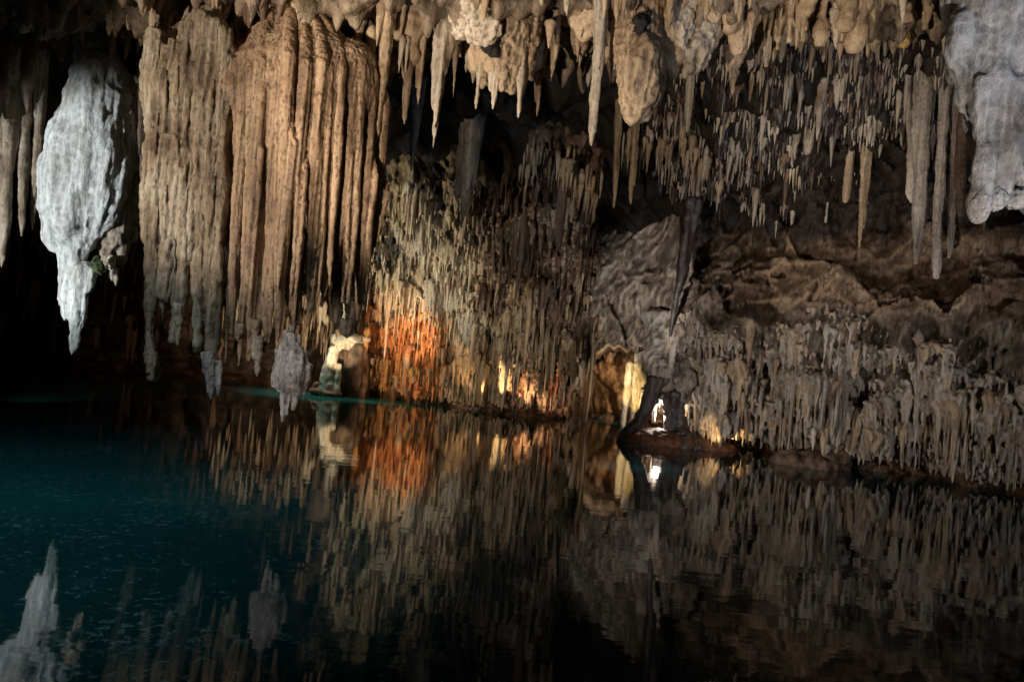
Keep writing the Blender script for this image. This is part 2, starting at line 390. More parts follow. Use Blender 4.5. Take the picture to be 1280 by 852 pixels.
# ------------------------------------------------------------------ water
def water():
    m = bpy.data.materials.new('pool_water'); m.use_nodes = True; nt = m.node_tree; L = nt.links; b = nt.nodes['Principled BSDF']
    geo = node(nt, 'ShaderNodeNewGeometry')
    n = node(nt, 'ShaderNodeTexNoise', Scale=.22, Detail=4.0, Distortion=.6); L.new(geo.outputs['Position'], n.inputs['Vector'])
    r = node(nt, 'ShaderNodeValToRGB'); L.new(n.outputs[0], r.inputs[0]); e = r.color_ramp.elements
    e[0].position = .35; e[0].color = (.001, .010, .014, 1); e[1].position = .68; e[1].color = (.004, .060, .064, 1)
    # tiny floating specks of dust and calcite rafts
    mp = node(nt, 'ShaderNodeMapping'); mp.inputs['Scale'].default_value = (1, 1, 1); L.new(geo.outputs['Position'], mp.inputs[0])
    n2 = node(nt, 'ShaderNodeTexNoise', Scale=16.0, Detail=3.0, Roughness=.7, Distortion=.8); L.new(mp.outputs[0], n2.inputs['Vector'])
    n4 = node(nt, 'ShaderNodeTexNoise', Scale=.9, Detail=4.0, Roughness=.6); L.new(geo.outputs['Position'], n4.inputs['Vector'])
    ad = node(nt, 'ShaderNodeMath', operation='MULTIPLY_ADD'); L.new(n4.outputs[0], ad.inputs[0]); ad.inputs[1].default_value = .45; L.new(n2.outputs[0], ad.inputs[2])
    mr = node(nt, 'ShaderNodeMapRange'); L.new(ad.outputs[0], mr.inputs[0]); mr.inputs[1].default_value = .80; mr.inputs[2].default_value = .94; mr.inputs[3].default_value = 0; mr.inputs[4].default_value = .5
    mx = node(nt, 'ShaderNodeMix', data_type='RGBA'); L.new(mr.outputs[0], mx.inputs[0]); sx = node(nt, 'ShaderNodeSeparateXYZ'); L.new(geo.outputs['Position'], sx.inputs[0])
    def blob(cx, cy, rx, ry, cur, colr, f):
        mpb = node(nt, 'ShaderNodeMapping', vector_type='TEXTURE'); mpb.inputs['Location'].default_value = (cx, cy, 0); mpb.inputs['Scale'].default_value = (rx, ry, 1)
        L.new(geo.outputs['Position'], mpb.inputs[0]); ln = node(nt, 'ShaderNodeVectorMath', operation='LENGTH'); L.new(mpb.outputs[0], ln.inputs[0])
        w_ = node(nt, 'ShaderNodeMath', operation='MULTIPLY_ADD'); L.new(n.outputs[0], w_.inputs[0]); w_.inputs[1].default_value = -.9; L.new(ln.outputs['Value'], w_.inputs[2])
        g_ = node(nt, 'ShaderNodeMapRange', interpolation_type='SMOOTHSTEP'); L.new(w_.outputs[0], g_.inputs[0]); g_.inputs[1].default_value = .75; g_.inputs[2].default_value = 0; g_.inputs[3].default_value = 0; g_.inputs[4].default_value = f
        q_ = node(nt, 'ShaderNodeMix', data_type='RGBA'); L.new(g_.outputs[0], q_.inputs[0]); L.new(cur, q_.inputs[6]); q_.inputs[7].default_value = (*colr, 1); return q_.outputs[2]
    cur = blob(-5.5, 7.2, 5.5, 4, r.outputs[0], (.003, .047, .050), 1)  # shallower water, with part of the light on it painted as brighter teal
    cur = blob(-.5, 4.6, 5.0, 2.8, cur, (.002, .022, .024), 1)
    cur = blob(-5.0, 20.5, 4.5, 3.4, cur, (.022, .16, .13), 1)  # lit shallow strip, its brightness partly put into the base colour
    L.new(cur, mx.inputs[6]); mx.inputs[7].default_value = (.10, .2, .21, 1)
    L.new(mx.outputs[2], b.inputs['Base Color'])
    b.inputs['Roughness'].default_value = .035; b.inputs['IOR'].default_value = 1.28
    n3 = node(nt, 'ShaderNodeTexNoise', Scale=1.6, Detail=2.0, Roughness=.45)
    mp3 = node(nt, 'ShaderNodeMapping'); mp3.inputs['Scale'].default_value = (1.2, 3.2, 1); L.new(geo.outputs['Position'], mp3.inputs[0]); L.new(mp3.outputs[0], n3.inputs['Vector'])
    bp = node(nt, 'ShaderNodeBump', Strength=.30); bp.inputs['Distance'].default_value = .004
    L.new(n3.outputs[0], bp.inputs['Height']); L.new(bp.outputs[0], b.inputs['Normal'])
    return m
me = mesh_from('water', [(-40, -12, 0), (40, -12, 0), (40, 30, 0), (-40, 30, 0)], [(0, 1, 2, 3)], False)
tag(link('water', me, water()), None, None, kind='structure')

# ------------------------------------------------------------------ hero stalactites
def H(label, x0, y0, x1, y1, w, D, mat='tan', shape=.6, nsub=3, group=None, cat='stalactite', bulb=0, voxel=None, rt=.14):
    """one hanging stalactite: root (x0,y0), tip (x1,y1), width w in reference pixels at distance D"""
    top = P(x0, y0, D); tip = P(x1, y1, D + random.uniform(-.05, .05)); r = w * D / F / 2
    L = top[2] - tip[2]
    up = np.array([0, 0, .40 if D < 12 else .6])
    pr = [spike(top + up, tip, r * .72, shape, n=16, k=16, wob=.08, rtip=rt, flare=1.25)]
    for i in range(nsub):
        a = random.uniform(0, 6.28); d = r * random.uniform(.35, .7); l = L * random.uniform(.35, .88)
        o = np.array([math.cos(a) * d, math.sin(a) * d, 0])
        sub_tip = tip * (l / L) + top * (1 - l / L) + o * .8
        pr.append(spike(top + up + o, sub_tip, r * random.uniform(.3, .48), .45, n=10, k=12, wob=.1, rtip=.25))
    if bulb:
        c = top * .62 + tip * .38; pr.append(ball(c, (r * .95, r * .9, L * bulb)))
    v = voxel or max(.011, r * .13)
    o = melt('stalactite', pr, M[mat], voxel=v, smooth=2, flute=r * .13, lump=r * .055, kf=1.5 / r, kz=.16 / r, kl=2.2 / r, big=.02, ridged=False, loc=top + up)
    return tag(o, label, cat, group)

# front row along the lip of the ceiling, left to right
H('broad brown column merging into the right shoulder of the ribbed curtain', 486, 20, 470, 178, 26, 8.7, 'tan', .5)
H('short tan twin-pronged stalactite next right of the ribbed curtain', 512, 30, 506, 156, 22, 9.0, 'tan')
H('small tan stalactite just left of the grey arrow-shaped one', 528, 50, 523, 132, 16, 9.1, 'tan')
H('grey arrow-shaped stalactite with a long sharp point near the ribbed curtain', 552, 70, 540, 186, 30, 9.0, 'cream', .8, 4)
H('slim tan stalactite between the grey arrow-shaped one and the rounded knob', 572, 40, 566, 122, 16, 9.3, 'tan')
H('leftmost pointed fang under the rounded knob with the dark hollow', 600, 60, 596, 137, 15, 8.9, 'cream')
H('wide forked cream fang under the rounded knob with the dark hollow', 622, 60, 616, 137, 26, 8.9, 'cream', .5, 4)
H('sharp cream fang with two bright prongs, longest of those under the knob', 654, 60, 647, 147, 28, 8.9, 'cream', .7, 4)
H('dark brown blunt stalactite in shadow right of the two-pronged fang', 676, 60, 671, 146, 15, 9.6, 'brown')
H('thick tan stalactite at the top edge between the fangs and the longest spear', 694, -10, 688, 104, 28, 9.2, 'tan')
H('short twisted tan stalactite left of the longest spear, beside the top edge', 726, -20, 720, 80, 26, 9.3, 'tan')
H('longest pale spear-shaped stalactite of the front row with a pinkish tip', 752, -30, 740, 182, 30, 8.8, 'cream', .42, 3)
H('narrow pale stalactite clinging to the right side of the longest spear', 770, -20, 764, 112, 20, 9.0, 'cream')
H('slender grey stalactite right of the dark stained drop-shaped formation', 834, 10, 828, 108, 16, 9.2, 'cream')
H('pale grey stalactite with a rounded foot under the two ribbed bulbs', 846, 20, 842, 100, 24, 9.1, 'cream', .4)
H('stubby broad tan stalactite between the bulbs and the row of fingers', 922, 20, 916, 120, 32, 9.6, 'tan', .8, 4, bulb=.3)
k = 0
fing = [(958, 82, 20), (976, 78, 18), (990, 56, 16), (1004, 52, 15), (1020, 50, 17), (1036, 46, 15), (1052, 44, 17), (1068, 40, 15), (1082, 44, 14)]
for x, y, w in fing:
    H('blunt pale finger in the close-set row along the top edge right of centre', x + 4, -30, x, y, w, 9.8 + random.uniform(-.2, .2), 'cream', .25, 2, group='blunt fingers along the top edge', rt=.35)
H('ochre yellow square-ended stalactite at the right end of the finger row', 1102, -20, 1096, 52, 20, 9.8, 'ochre', .2, 1, rt=.6)
H('wide flat ochre stalactite left of the pale blue flowstone mass', 1138, -10, 1130, 54, 34, 9.9, 'ochre', .2, 2, rt=.7)
H('dull brown stalactite touching the left side of the pale blue flowstone mass', 1166, -20, 1158, 40, 24, 9.6, 'brown', .4, 2)
# random smaller ones woven between them on the lip
FR = []
for i in range(64):
    x = random.uniform(455, 1165); yb = np.interp(x, [455, 700, 900, 1165], [70, 60, 40, 20])
    FR.append((x, yb))

# middle, behind the front row
H('red-brown blunt stalactite hanging lowest over the dark wall, left of the grey rock', 704, 205, 699, 308, 18, 16.8, 'brown', .3, 2, rt=.45)
H('dim tan stalactite with a sharp tip below the left edge of the tan cluster', 793, 150, 788, 254, 14, 14.9, 'tan')
H('dim tan splintered stalactite left of the tan cluster', 771, 165, 767, 262, 14, 15.1, 'tan')
H('pale grey peg hanging alone in the dark right of the stained drop', 861, 110, 858, 165, 14, 13.9, 'cream', .3, 1)
H('broad square-ended pale stalactite in the dark field of small stalactites', 1012, 160, 1009, 192, 16, 14.3, 'cream', .2, 1, rt=.6)
H('short broken stalactite left of the long tapering one over the right-hand rock', 1064, 195, 1056, 252, 15, 14.8, 'tan', .3, 1, rt=.5)
H('long tapering stalactite hanging alone over the bare rock on the right', 1080, 190, 1075, 312, 18, 14.7, 'tan', .5, 2)
H('dark pointed wedge-shaped stalactite in front of the grey rock right of centre', 862, 285, 840, 420, 34, 16.2, 'black', .95, 1)
H('thick brown tube with a broken end, leftmost in the bundle beside the blue flowstone', 1152, 112, 1146, 328, 26, 13.2, 'greyst', .25, 4, rt=.4)
H('longest brown tube of the bundle beside the blue flowstone, with a rounded end', 1178, 122, 1170, 348, 16, 13.1, 'greyst', .2, 2, rt=.6)
H('short dark tube at the right of the bundle beside the blue flowstone', 1206, 122, 1199, 270, 22, 12.9, 'brown', .3, 2, rt=.5)
H('slim brown tube in the bundle, between the longest and the short dark one', 1193, 130, 1187, 322, 14, 13.2, 'greyst', .2, 1, rt=.5)
H('wide brown slab behind the tubes beside the blue flowstone', 1150, 112, 1143, 255, 40, 13.6, 'greyst', .3, 5)
H('thin peg under the bare ceiling far right, beside the blue flowstone', 1236, 150, 1229, 288, 12, 12.9, 'brown', .3, 1)
H('dark grey hanging rock tongue behind the arrow-shaped stalactite, folded like cloth', 588, 165, 576, 284, 42, 16.6, 'greyst', .9, 6, cat='rock')
H('dusky shadowed stalactite between the curtain and the grey rock tongue', 520, 110, 513, 215, 34, 16.0, 'greyst', .8, 4)

pr = []
for i in range(230):
    x = random.uniform(170, 1170); D = random.uniform(8.9, 10.6); yb = np.interp(x, [170, 400, 455, 480, 560, 700, 830, 900, 1000, 1170], [10, -5, 20, 60, 62, 50, 40, 25, 8, 4])
    r = random.uniform(.09, .28) * (.55 if x > 880 else 1); c = P(x, yb - random.uniform(0, 40), D)
    if x > 880 or random.random() < .75: pr.append(spike(c + [0, 0, .5], c - [0, 0, random.uniform(.1, .6)], r, random.uniform(.5, .9), n=12, k=12, rtip=.2))
    else: pr.append(ball(c + [0, 0, .15], (r * 1.2, r * 1.1, r * random.uniform(1.2, 2.2))))
o = melt('ceiling_rock', pr, M['tan'], voxel=.034, smooth=2, flute=.05, lump=.035, kf=4.5, kz=1.2, kl=7, big=.04); tag(o, None, None, kind='structure')
# two ribbed bulbs, the knob and the stained drop
def bulb_thing(name, label, parts, cat='flowstone'):
    base = parts[0][1]
    e = bpy.data.objects.new(name, None); COL.objects.link(e); e.location = base; tag(e, label, cat)
    for nm, b0, prims, mat, vx, kw in parts:
        o = melt(nm, prims, M[mat], voxel=vx, loc=base, parent=e, **kw)
    return e
D = 8.8
def sp(x0, y0, x1, y1, w, D, s=.6, rt=.15, **kw): return spike(P(x0, y0, D), P(x1, y1, D), w * D / F / 2, s, rtip=rt, n=14, k=14, **kw)
def bl(x, y, rx, ry, D, dep=None):
    return ball(P(x, y, D), (rx * D / F, (dep or rx) * D / F, ry * D / F))
bulb_thing('rounded_flowstone', 'smooth rounded flowstone knob at the top edge with a dark hollow beneath', [
    ('knob', P(600, 0, D), [bl(600, 5, 30, 46, D), bl(578, 15, 16, 34, D + .1), bl(606, 36, 18, 20, D - .1)], 'cream', .022, dict(flute=.01, lump=.03, big=.03)),
    ('fringe', 0, [bl(640, 30, 26, 50, D + .15), sp(648, 20, 644, 118, 34, D + .1), sp(668, 0, 664, 100, 22, D + .15), sp(630, 60, 628, 112, 22, D + .05), sp(606, 50, 604, 110, 18, D + .12)], 'tan', .02, dict(flute=.02, lump=.02)),
    ('hollow_shade', 0, [bl(612, 58, 13, 11, D - .02), bl(618, 64, 8, 7, D - .03)], 'stain_shade', .02, dict(flute=.01, lump=.02))])  # solid black lumps paint the shade of the hollow
D = 8.7
bulb_thing('drop_shaped_flowstone', 'knobbly drop-shaped brown flowstone with a black stain near its top', [
    ('body', P(800, 0, D), [bl(800, 95, 27, 56, D), bl(795, 60, 26, 50, D + .1), bl(806, 20, 24, 50, D + .2), sp(797, 60, 792, 153, 34, D, .5), sp(812, 80, 806, 140, 26, D, .5), sp(780, 60, 777, 128, 20, D, .5), sp(784, -10, 782, 100, 26, D + .1, .3)], 'tan', .02, dict(flute=.03, lump=.02, kf=7, kz=1.6, kl=12, big=.04)),
    ('black_stain', 0, [bl(801, 34, 12, 16, D - .1), bl(804, 24, 9, 9, D - .06)], 'stain_shade', .018, dict(flute=.01, lump=.03))])
D = 8.9
bulb_thing('ribbed_bulb', 'larger ribbed grey bulb at the top edge right of the stained drop', [
    ('body', P(845, 0, D), [bl(846, 20, 22, 48, D), bl(838, 40, 16, 40, D + .05), bl(852, -10, 26, 40, D)], 'cream', .02, dict(flute=.028, lump=.02, kf=9, kz=2, big=.02))])
bulb_thing('ribbed_bulb', 'smaller lower ribbed bulb slanting down right of the larger grey bulb', [
    ('body', P(875, 0, D), [bl(876, 40, 18, 40, D + .1), bl(868, 62, 15, 28, D + .05), bl(886, 10, 20, 40, D + .2), sp(868, 60, 858, 96, 18, D)], 'cream', .02, dict(flute=.03, lump=.02, kf=8, kz=3, big=.02))])

# ------------------------------------------------------------------ the great ribbed curtain
D0 = 8.0
e = bpy.data.objects.new('flowstone_curtain', None); COL.objects.link(e); e.location = P(370, 30, D0 + .3)
tag(e, 'huge brown ribbed flowstone curtain with a domed top, hanging like an organ front', 'flowstone')
CB = np.array(e.location)
prims = [ball(P(372, 112, D0 + .68), (.76, .50, .68)), ball(P(368, 225, D0 + .68), (.78, .42, 1.30)), ball(P(300, 120, D0 + .75), (.3, .4, .6)), ball(P(436, 118, D0 + .74), (.36, .4, .60)), ball(P(410, 96, D0 + .7), (.3, .4, .5)), ball(P(380, 0, D0 + .9), (.6, .4, .4))]
bot = np.array([[250, 400], [268, 425], [285, 440], [300, 448], [318, 462], [335, 455], [345, 460], [362, 425], [380, 425], [398, 405], [415, 380], [432, 372], [452, 408], [475, 350]])
def rib(px, yt, yb, w, dep, side):
    top = P(372 + (px - 372) * .55, yt - 26, D0 + .62); sh = P(px + 6, yt, dep + .22); a = P(px + 5, yt + 40, dep); b = P(px - 11, yb, dep + random.uniform(-.02, .06))
    ts = np.linspace(0, 1, 7)[:, None]
    c1 = (1 - ts) ** 2 * top + 2 * ts * (1 - ts) * sh + ts ** 2 * a
    t2 = np.linspace(0, 1, 26)[1:, None]; c2 = a * (1 - t2) + b * t2
    L = a[2] - b[2]; ph = random.random() * 60
    wv = np.stack([pn(np.stack([t2[:, 0] * L * .9 + ph, t2[:, 0] * 0 + q_ * 3.1, t2[:, 0] * 0 + ph], 1)) for q_ in (0, 1)], 1) * .030
    c2[:, :2] += wv * np.minimum(t2 * 3, 1)
    r = w * D0 / F / 2
    r1 = r * np.linspace(.8, 1, 7); tt = t2[:, 0]
    r2 = r * (1 + .10 * pn(np.stack([tt * L * 2.2 + ph, tt * 0, tt * 0 + 5], 1))) * np.interp(tt, [0, .5, .85, 1], [1, .95, .72, .18])
    return tube(np.concatenate([c1, c2]), np.concatenate([r1, r2]), 12)
x = 254.0; i = 0
while x < 472:
    w = random.choice([5, 6, 8, 9, 11, 13, 16]) * random.uniform(.9, 1.1); px = x + w / 2
    th = (px - 364) / 108
    dep = D0 + .10 + .60 * abs(th) ** 2.2 + random.choice([0, .02, .04, .06, .08, .12]) + random.uniform(0, .03)
    yt = 34 + 58 * abs(th) ** 2.6 + random.uniform(-6, 6)
    yb = np.interp(px, bot[:, 0], bot[:, 1]) + random.uniform(-34, 10)
    prims.append(rib(px, yt, yb, w, dep, th))
    if w > 12:
        for _ in range(2): prims.append(rib(px + random.uniform(-.5, .5) * w, yt + random.uniform(20, 160), yb - random.uniform(0, 60), w * .35, dep - w * D0 / F / 2 * .75, th))
    x += w * random.choice([.70, .76, .82, .98]); i += 1
curt = melt('curtain', prims, M['drape'], voxel=.015, smooth=1, flute=.011, lump=.005, kf=24, kz=.35, kl=26, parent=e, loc=CB)
# left shoulder, rougher and paler, ending in long points
prims = []
cols = [(196, 40, 190, 472, 17), (208, 60, 204, 400, 16), (222, 50, 218, 430, 18), (236, 30, 226, 400, 17), (246, 150, 240, 330, 14), (256, 20, 246, 440, 19), (268, 30, 258, 462, 20), (281, 40, 268, 420, 16), (188, 180, 184, 360, 15), (212, 170, 206, 380, 24), (275, 300, 262, 470, 17)]
for x0, y0, x1, y1, w in cols:
    prims.append(spike(P(x0, y0, 8.45), P(x1, y1, 8.3), w * 8.3 / F / 1.9, .38, n=12, k=26, wob=.16, rtip=.10, flare=1.1))
prims += [ball(P(212, 90, 8.8), (.28, .3, .8)), ball(P(250, 80, 8.8), (.28, .3, .9)), ball(P(212, 210, 8.55), (.24, .22, .45)), ball(P(262, 250, 8.7), (.2, .25, .9))]
melt('left_shoulder', prims, M['grey'], voxel=.017, smooth=1, flute=.026, lump=.012, kf=14, kz=.6, kl=14, parent=e, loc=CB, big=.05)
prims = [spike(P(262, 440, 8.1), P(264, 500, 8.1), .062, .45, n=10, k=10, rtip=.2), spike(P(272, 450, 8.12), P(272, 495, 8.12), .04, .45, n=10, k=8, rtip=.2), spike(P(256, 440, 8.12), P(257, 470, 8.12), .04, .5, n=10, k=8)]
o = melt('pale_tip', prims, M['pink'], voxel=.011, smooth=1, flute=.016, lump=.004, kf=14, kz=2, kl=30, ridged=False, parent=e, loc=CB)
for x, y0, y1 in [(190, 440, 476), (222, 380, 432), (322, 420, 470), (317, 400, 452), (297, 405, 424)]:
    melt('drip_tip', [spike(P(x + 2, y0, 8.15), P(x, y1, 8.15), .045, .6, n=10, k=8, rtip=.15)], M['grey'], voxel=.012, smooth=1, flute=.008, lump=.01, kl=30, parent=e, loc=CB)

# smaller curtain right below: broken end of the big curtain
melt('broken_end', [tube([P(436, 400, 8.6), P(434, 416, 8.6)], [.10, .085], 6), sp(424, 330, 420, 402, 16, 8.7, .3, .5), sp(446, 300, 440, 410, 20, 8.7, .3, .5)], M['grey'], voxel=.016, smooth=1, flute=.01, lump=.012, parent=e, loc=CB)

# pinkish block under the curtain
pb = [bl(367, 462, 15, 34, 8.0), bl(354, 462, 9, 30, 8.05), bl(362, 440, 12, 26, 8.05), bl(374, 474, 10, 22, 8.0), sp(358, 440, 351, 527, 15, 8.0, .6), sp(374, 450, 367, 512, 11, 8.0), sp(386, 455, 380, 500, 11, 8.0), sp(348, 436, 342, 482, 11, 8.05), sp(362, 470, 359, 520, 8, 7.98),
      sp(366, 404, 364, 450, 10, 8.12, .2, .5), sp(357, 412, 356, 450, 8, 8.1, .2, .5), sp(374, 418, 373, 450, 6, 8.05, .2, .6), sp(346, 434, 346, 462, 6, 8.05, .2, .6), sp(382, 436, 382, 466, 6, 8.02, .2, .6)]
o = melt('pale_flowstone_block', pb, M['pink'], voxel=.013, smooth=1, flute=.030, lump=.006, kf=9, kz=1.8, kl=26, ridged=False, loc=P(362, 410, 8.0), big=.02)
tag(o, 'pinkish white pitted flowstone block with splayed tips dangling just above the water', 'flowstone')

# ------------------------------------------------------------------ white floodlit formation
Dw = 9.5
e = bpy.data.objects.new('white_flowstone', None); COL.objects.link(e); e.location = P(115, 60, Dw)
tag(e, 'white floodlit calcite formation shaped like a ham, second from the left edge', 'flowstone')
WB = np.array(e.location)
pr = [bl(122, 205, 48, 105, Dw + .04, 44), bl(104, 215, 52, 108, Dw + .02, 44), bl(118, 150, 42, 90, Dw, 40), bl(92, 260, 36, 60, Dw, 34), bl(120, 80, 24, 50, Dw + .1), sp(92, 215, 87, 340, 60, Dw, .75, .10), 
      sp(112, 220, 104, 325, 36, Dw, .7), bl(86, 225, 32, 80, Dw, 30)]
melt('body', pr, M['white'], voxel=.022, smooth=2, flute=.040, lump=.012, kf=7, kz=.8, kl=12, parent=e, loc=WB, big=.06, ridged=False)
pr = [bl(150, 190, 24, 90, Dw + .25, 25), bl(145, 250, 26, 70, Dw + .2, 25), sp(160, 100, 150, 330, 30, Dw + .2, .5), sp(140, 150, 130, 330, 30, Dw + .15, .5), sp(172, 120, 166, 300, 22, Dw + .35)]
melt('side_fold', pr, M['grey'], voxel=.022, smooth=2, flute=.03, lump=.02, kf=8, kz=1.2, kl=14, parent=e, loc=WB, big=.02)
pr = [bl(104, 350, 16, 24, Dw - .15, 12), bl(98, 384, 14, 34, Dw - .15, 12), bl(93, 408, 8, 28, Dw - .15, 8), sp(95, 390, 90, 443, 15, Dw - .15, .5), bl(84, 370, 7, 34, Dw - .12, 8), bl(110, 345, 11, 16, Dw - .15, 10), sp(86, 310, 84, 380, 20, Dw - .05, .3, .5)]
melt('lower_lobe', pr, M['white'], voxel=.017, smooth=2, flute=.035, lump=.010, kf=8, kz=1.5, kl=14, parent=e, loc=WB, big=.03, ridged=False)
pr = [bl(124, 334, 5, 7, Dw - .24), bl(120, 327, 4, 5, Dw - .24), bl(126, 339, 4, 5, Dw - .22)]
melt('moss_patch', pr, M['moss'], voxel=.014, smooth=1, flute=.01, lump=.035, kl=30, parent=e, loc=WB)
for x, y0, y1, w in [(140, 320, 350, 10), (146, 335, 357, 6), (133, 320, 340, 7)]:
    melt('drip_tip', [sp(x, y0, x - 1, y1, w, Dw, .5)], M['cream'], voxel=.014, smooth=1, flute=.008, lump=.01, parent=e, loc=WB)

# brown stalactites at the far left
for lab, x0, y0, x1, y1, w, D, mat in [
    ('long dim tan stalactite at the very left edge of the picture', 14, 40, 4, 335, 34, 9.6, 'grey'),
    ('mottled tan stalactite second from the left edge of the picture', 32, 60, 27, 295, 30, 9.7, 'grey'),
    ('slim pale-sided stalactite against the left side of the white formation', 50, 60, 42, 288, 26, 9.8, 'grey'),
    ('dark brown stalactite in shadow high at the left edge', 6, -10, -4, 150, 40, 9.3, 'brown'),
    ('dark brown stalactite in shadow at the top left corner, right of the edge one', 42, -20, 34, 145, 36, 9.3, 'brown'),
    ('dull brown stalactite above the white formation', 84, -20, 78, 75, 30, 9.1, 'brown'),
    ('ragged tan stalactite at the top edge over the white formation', 140, -20, 136, 44, 26, 8.6, 'tan'),
    ('broader ragged tan stalactite at the top edge, right of the white formation', 170, -20, 160, 38, 30, 8.6, 'tan'),
    ('tan stalactite at the top edge over the left shoulder of the curtain', 196, -20, 190, 44, 26, 8.4, 'tan'),
    ('dark brown stalactite just left of the curtain, behind the white formation', 186, 40, 178, 230, 26, 9.6, 'brown')]:
    H(lab, x0, y0, x1, y1, w, D, mat, .5, 3)

# ------------------------------------------------------------------ pale blue flowstone at upper right
Db = 7.0
e = bpy.data.objects.new('pale_flowstone', None); COL.objects.link(e); e.location = P(1240, 20, Db)
tag(e, 'massive pale blue-white flowstone hanging at the right edge of the picture', 'flowstone')
BB = np.array(e.location)
pr = [bl(1215, 70, 26, 70, Db + .25, 26), bl(1238, 110, 30, 60, Db + .2, 30), bl(1250, 0, 68, 90, Db + .3, 60), bl(1245, 60, 56, 80, Db + .3, 45), bl(1262, 150, 48, 100, Db + .3, 40), bl(1290, 130, 50, 110, Db + .3, 40), bl(1200, 50, 22, 42, Db + .2, 22),
      sp(1232, 100, 1224, 272, 34, Db + .1, .3, .3), sp(1256, 100, 1248, 262, 36, Db + .1, .3, .3), sp(1290, 100, 1282, 262, 50, Db + .2, .3, .4), bl(1330, 60, 60, 160, Db + .4)]
melt('body', pr, M['blue'], voxel=.022, smooth=3, flute=.045, lump=.014, kf=5, kz=.7, kl=11, parent=e, loc=BB, big=.06, ridged=False)
melt('rounded_foot', [bl(1226, 255, 11, 16, Db + .05), bl(1248, 248, 12, 14, Db + .08), bl(1270, 250, 14, 12, Db + .1)], M['blue'], voxel=.016, smooth=1, flute=.01, lump=.02, parent=e, loc=BB)

# ------------------------------------------------------------------ pillar on its red mud bank, far side
e = bpy.data.objects.new('pillar', None); COL.objects.link(e)
PBs = P(836, 548, 16.6); PBs[2] = 0.05; e.location = PBs
tag(e, 'dark splay-legged rock pillar standing on a red mud bank in the water', 'pillar')
def q(x, y, D=16.6): return P(x, y, D)
pr = [tube([q(846, 486, 16.9), q(844, 492), q(843, 500), q(846, 520), q(849, 538), q(851, 548), q(852, 556)], [.20, .20, .15, .13, .18, .34, .50], 16),
      tube([q(834, 480), q(834, 500), q(838, 520), q(842, 552)], [.14, .08, .08, .12], 12)]
melt('leg', pr, M['black'], voxel=.03, smooth=1, flute=.05, lump=.03, kf=7, kz=1.0, kl=9, parent=e, loc=PBs)
pr = [tube([q(826, 472), q(816, 492), q(808, 510), q(798, 527), q(786, 540), q(776, 549)], [.26, .16, .13, .12, .13, .10], 12), tube([q(812, 500), q(800, 530), q(792, 546)], [.09, .08, .12], 10)]
melt('leg', pr, M['black'], voxel=.03, smooth=1, flute=.03, lump=.02, kf=7, kz=1.2, kl=9, parent=e, loc=PBs)
pr = [tube([q(838, 395, 17.6), q(836, 430, 17.2), q(832, 465, 16.7), q(829, 485), q(828, 492)], [.5, .42, .30, .17, .06], 16), tube([q(850, 400, 17.4), q(851, 440, 17.1), q(851, 475), q(852, 500)], [.45, .36, .24, .08], 14)]
melt('top', pr, M['greyst'], voxel=.035, smooth=1, flute=.07, lump=.04, kf=5, kz=1.0, kl=7, parent=e, loc=PBs)
iz = P(838, 552, 16.6)
pr = [ball((iz[0] - .15, 16.6, .03), (.85, .55, .27)), ball((iz[0] + .6, 16.7, 0), (.85, .5, .19)), ball((iz[0] + .1, 16.7, .1), (.45, .35, .18)), ball((iz[0] - .75, 16.5, 0), (.3, .25, .08))]
o = melt('mud_bank', pr, M['red'], voxel=.03, smooth=3, flute=.015, lump=.02, kf=5, kz=5, kl=7, loc=(iz[0], 16.6, 0)); tag(o, 'low red-brown mud bank rising from the water under the dark pillar', 'mud bank')

# rocks along the foot of the far and right walls
o = melt('rock', [ball((P(1012, 560, 15.0)[0], 15.0, .05), (.62, .35, .22)), ball((P(1040, 560, 15.0)[0], 15.1, .15), (.35, .35, .3)), ball((P(992, 560, 15.0)[0], 15.1, .02), (.3, .3, .14))], M['brown'], voxel=.035, smooth=1, flute=.05, lump=.04, kf=3, kz=3, kl=6, loc=(P(1012, 560, 15.0)[0], 15, 0)); tag(o, 'broad low tan rock shelf at the waterline under the right-hand stalactites', 'rock')
protos = []
for i in range(3):
    pr = [ball((random.uniform(-.12, .12), random.uniform(-.1, .1), random.uniform(0, .05)), (random.uniform(.12, .26), random.uniform(.12, .2), random.uniform(.08, .2))) for _ in range(4)]
    protos.append(melt('rock', pr, M['brown' if i == 1 else 'black'], voxel=.025, smooth=0, flute=.03, lump=.03, kf=5, kz=5, kl=9))
for i in range(13):
    px = random.uniform(540, 1150); p = wall_at(px, .12)
    o = protos[i] if i < 3 else protos[i % 3].copy()
    if i >= 3: COL.objects.link(o)
    o.location = (p[0], p[1] - random.uniform(0, .35), -.04); o.rotation_euler = (0, 0, random.uniform(0, 6.28)); k_ = random.uniform(.6, 1.3); o.scale = (k_, k_, k_ * random.uniform(.6, 1.1))
    tag(o, 'small dark wet rock poking from the water at the foot of the cave wall', 'rock', 'wet rocks along the foot of the cave wall')

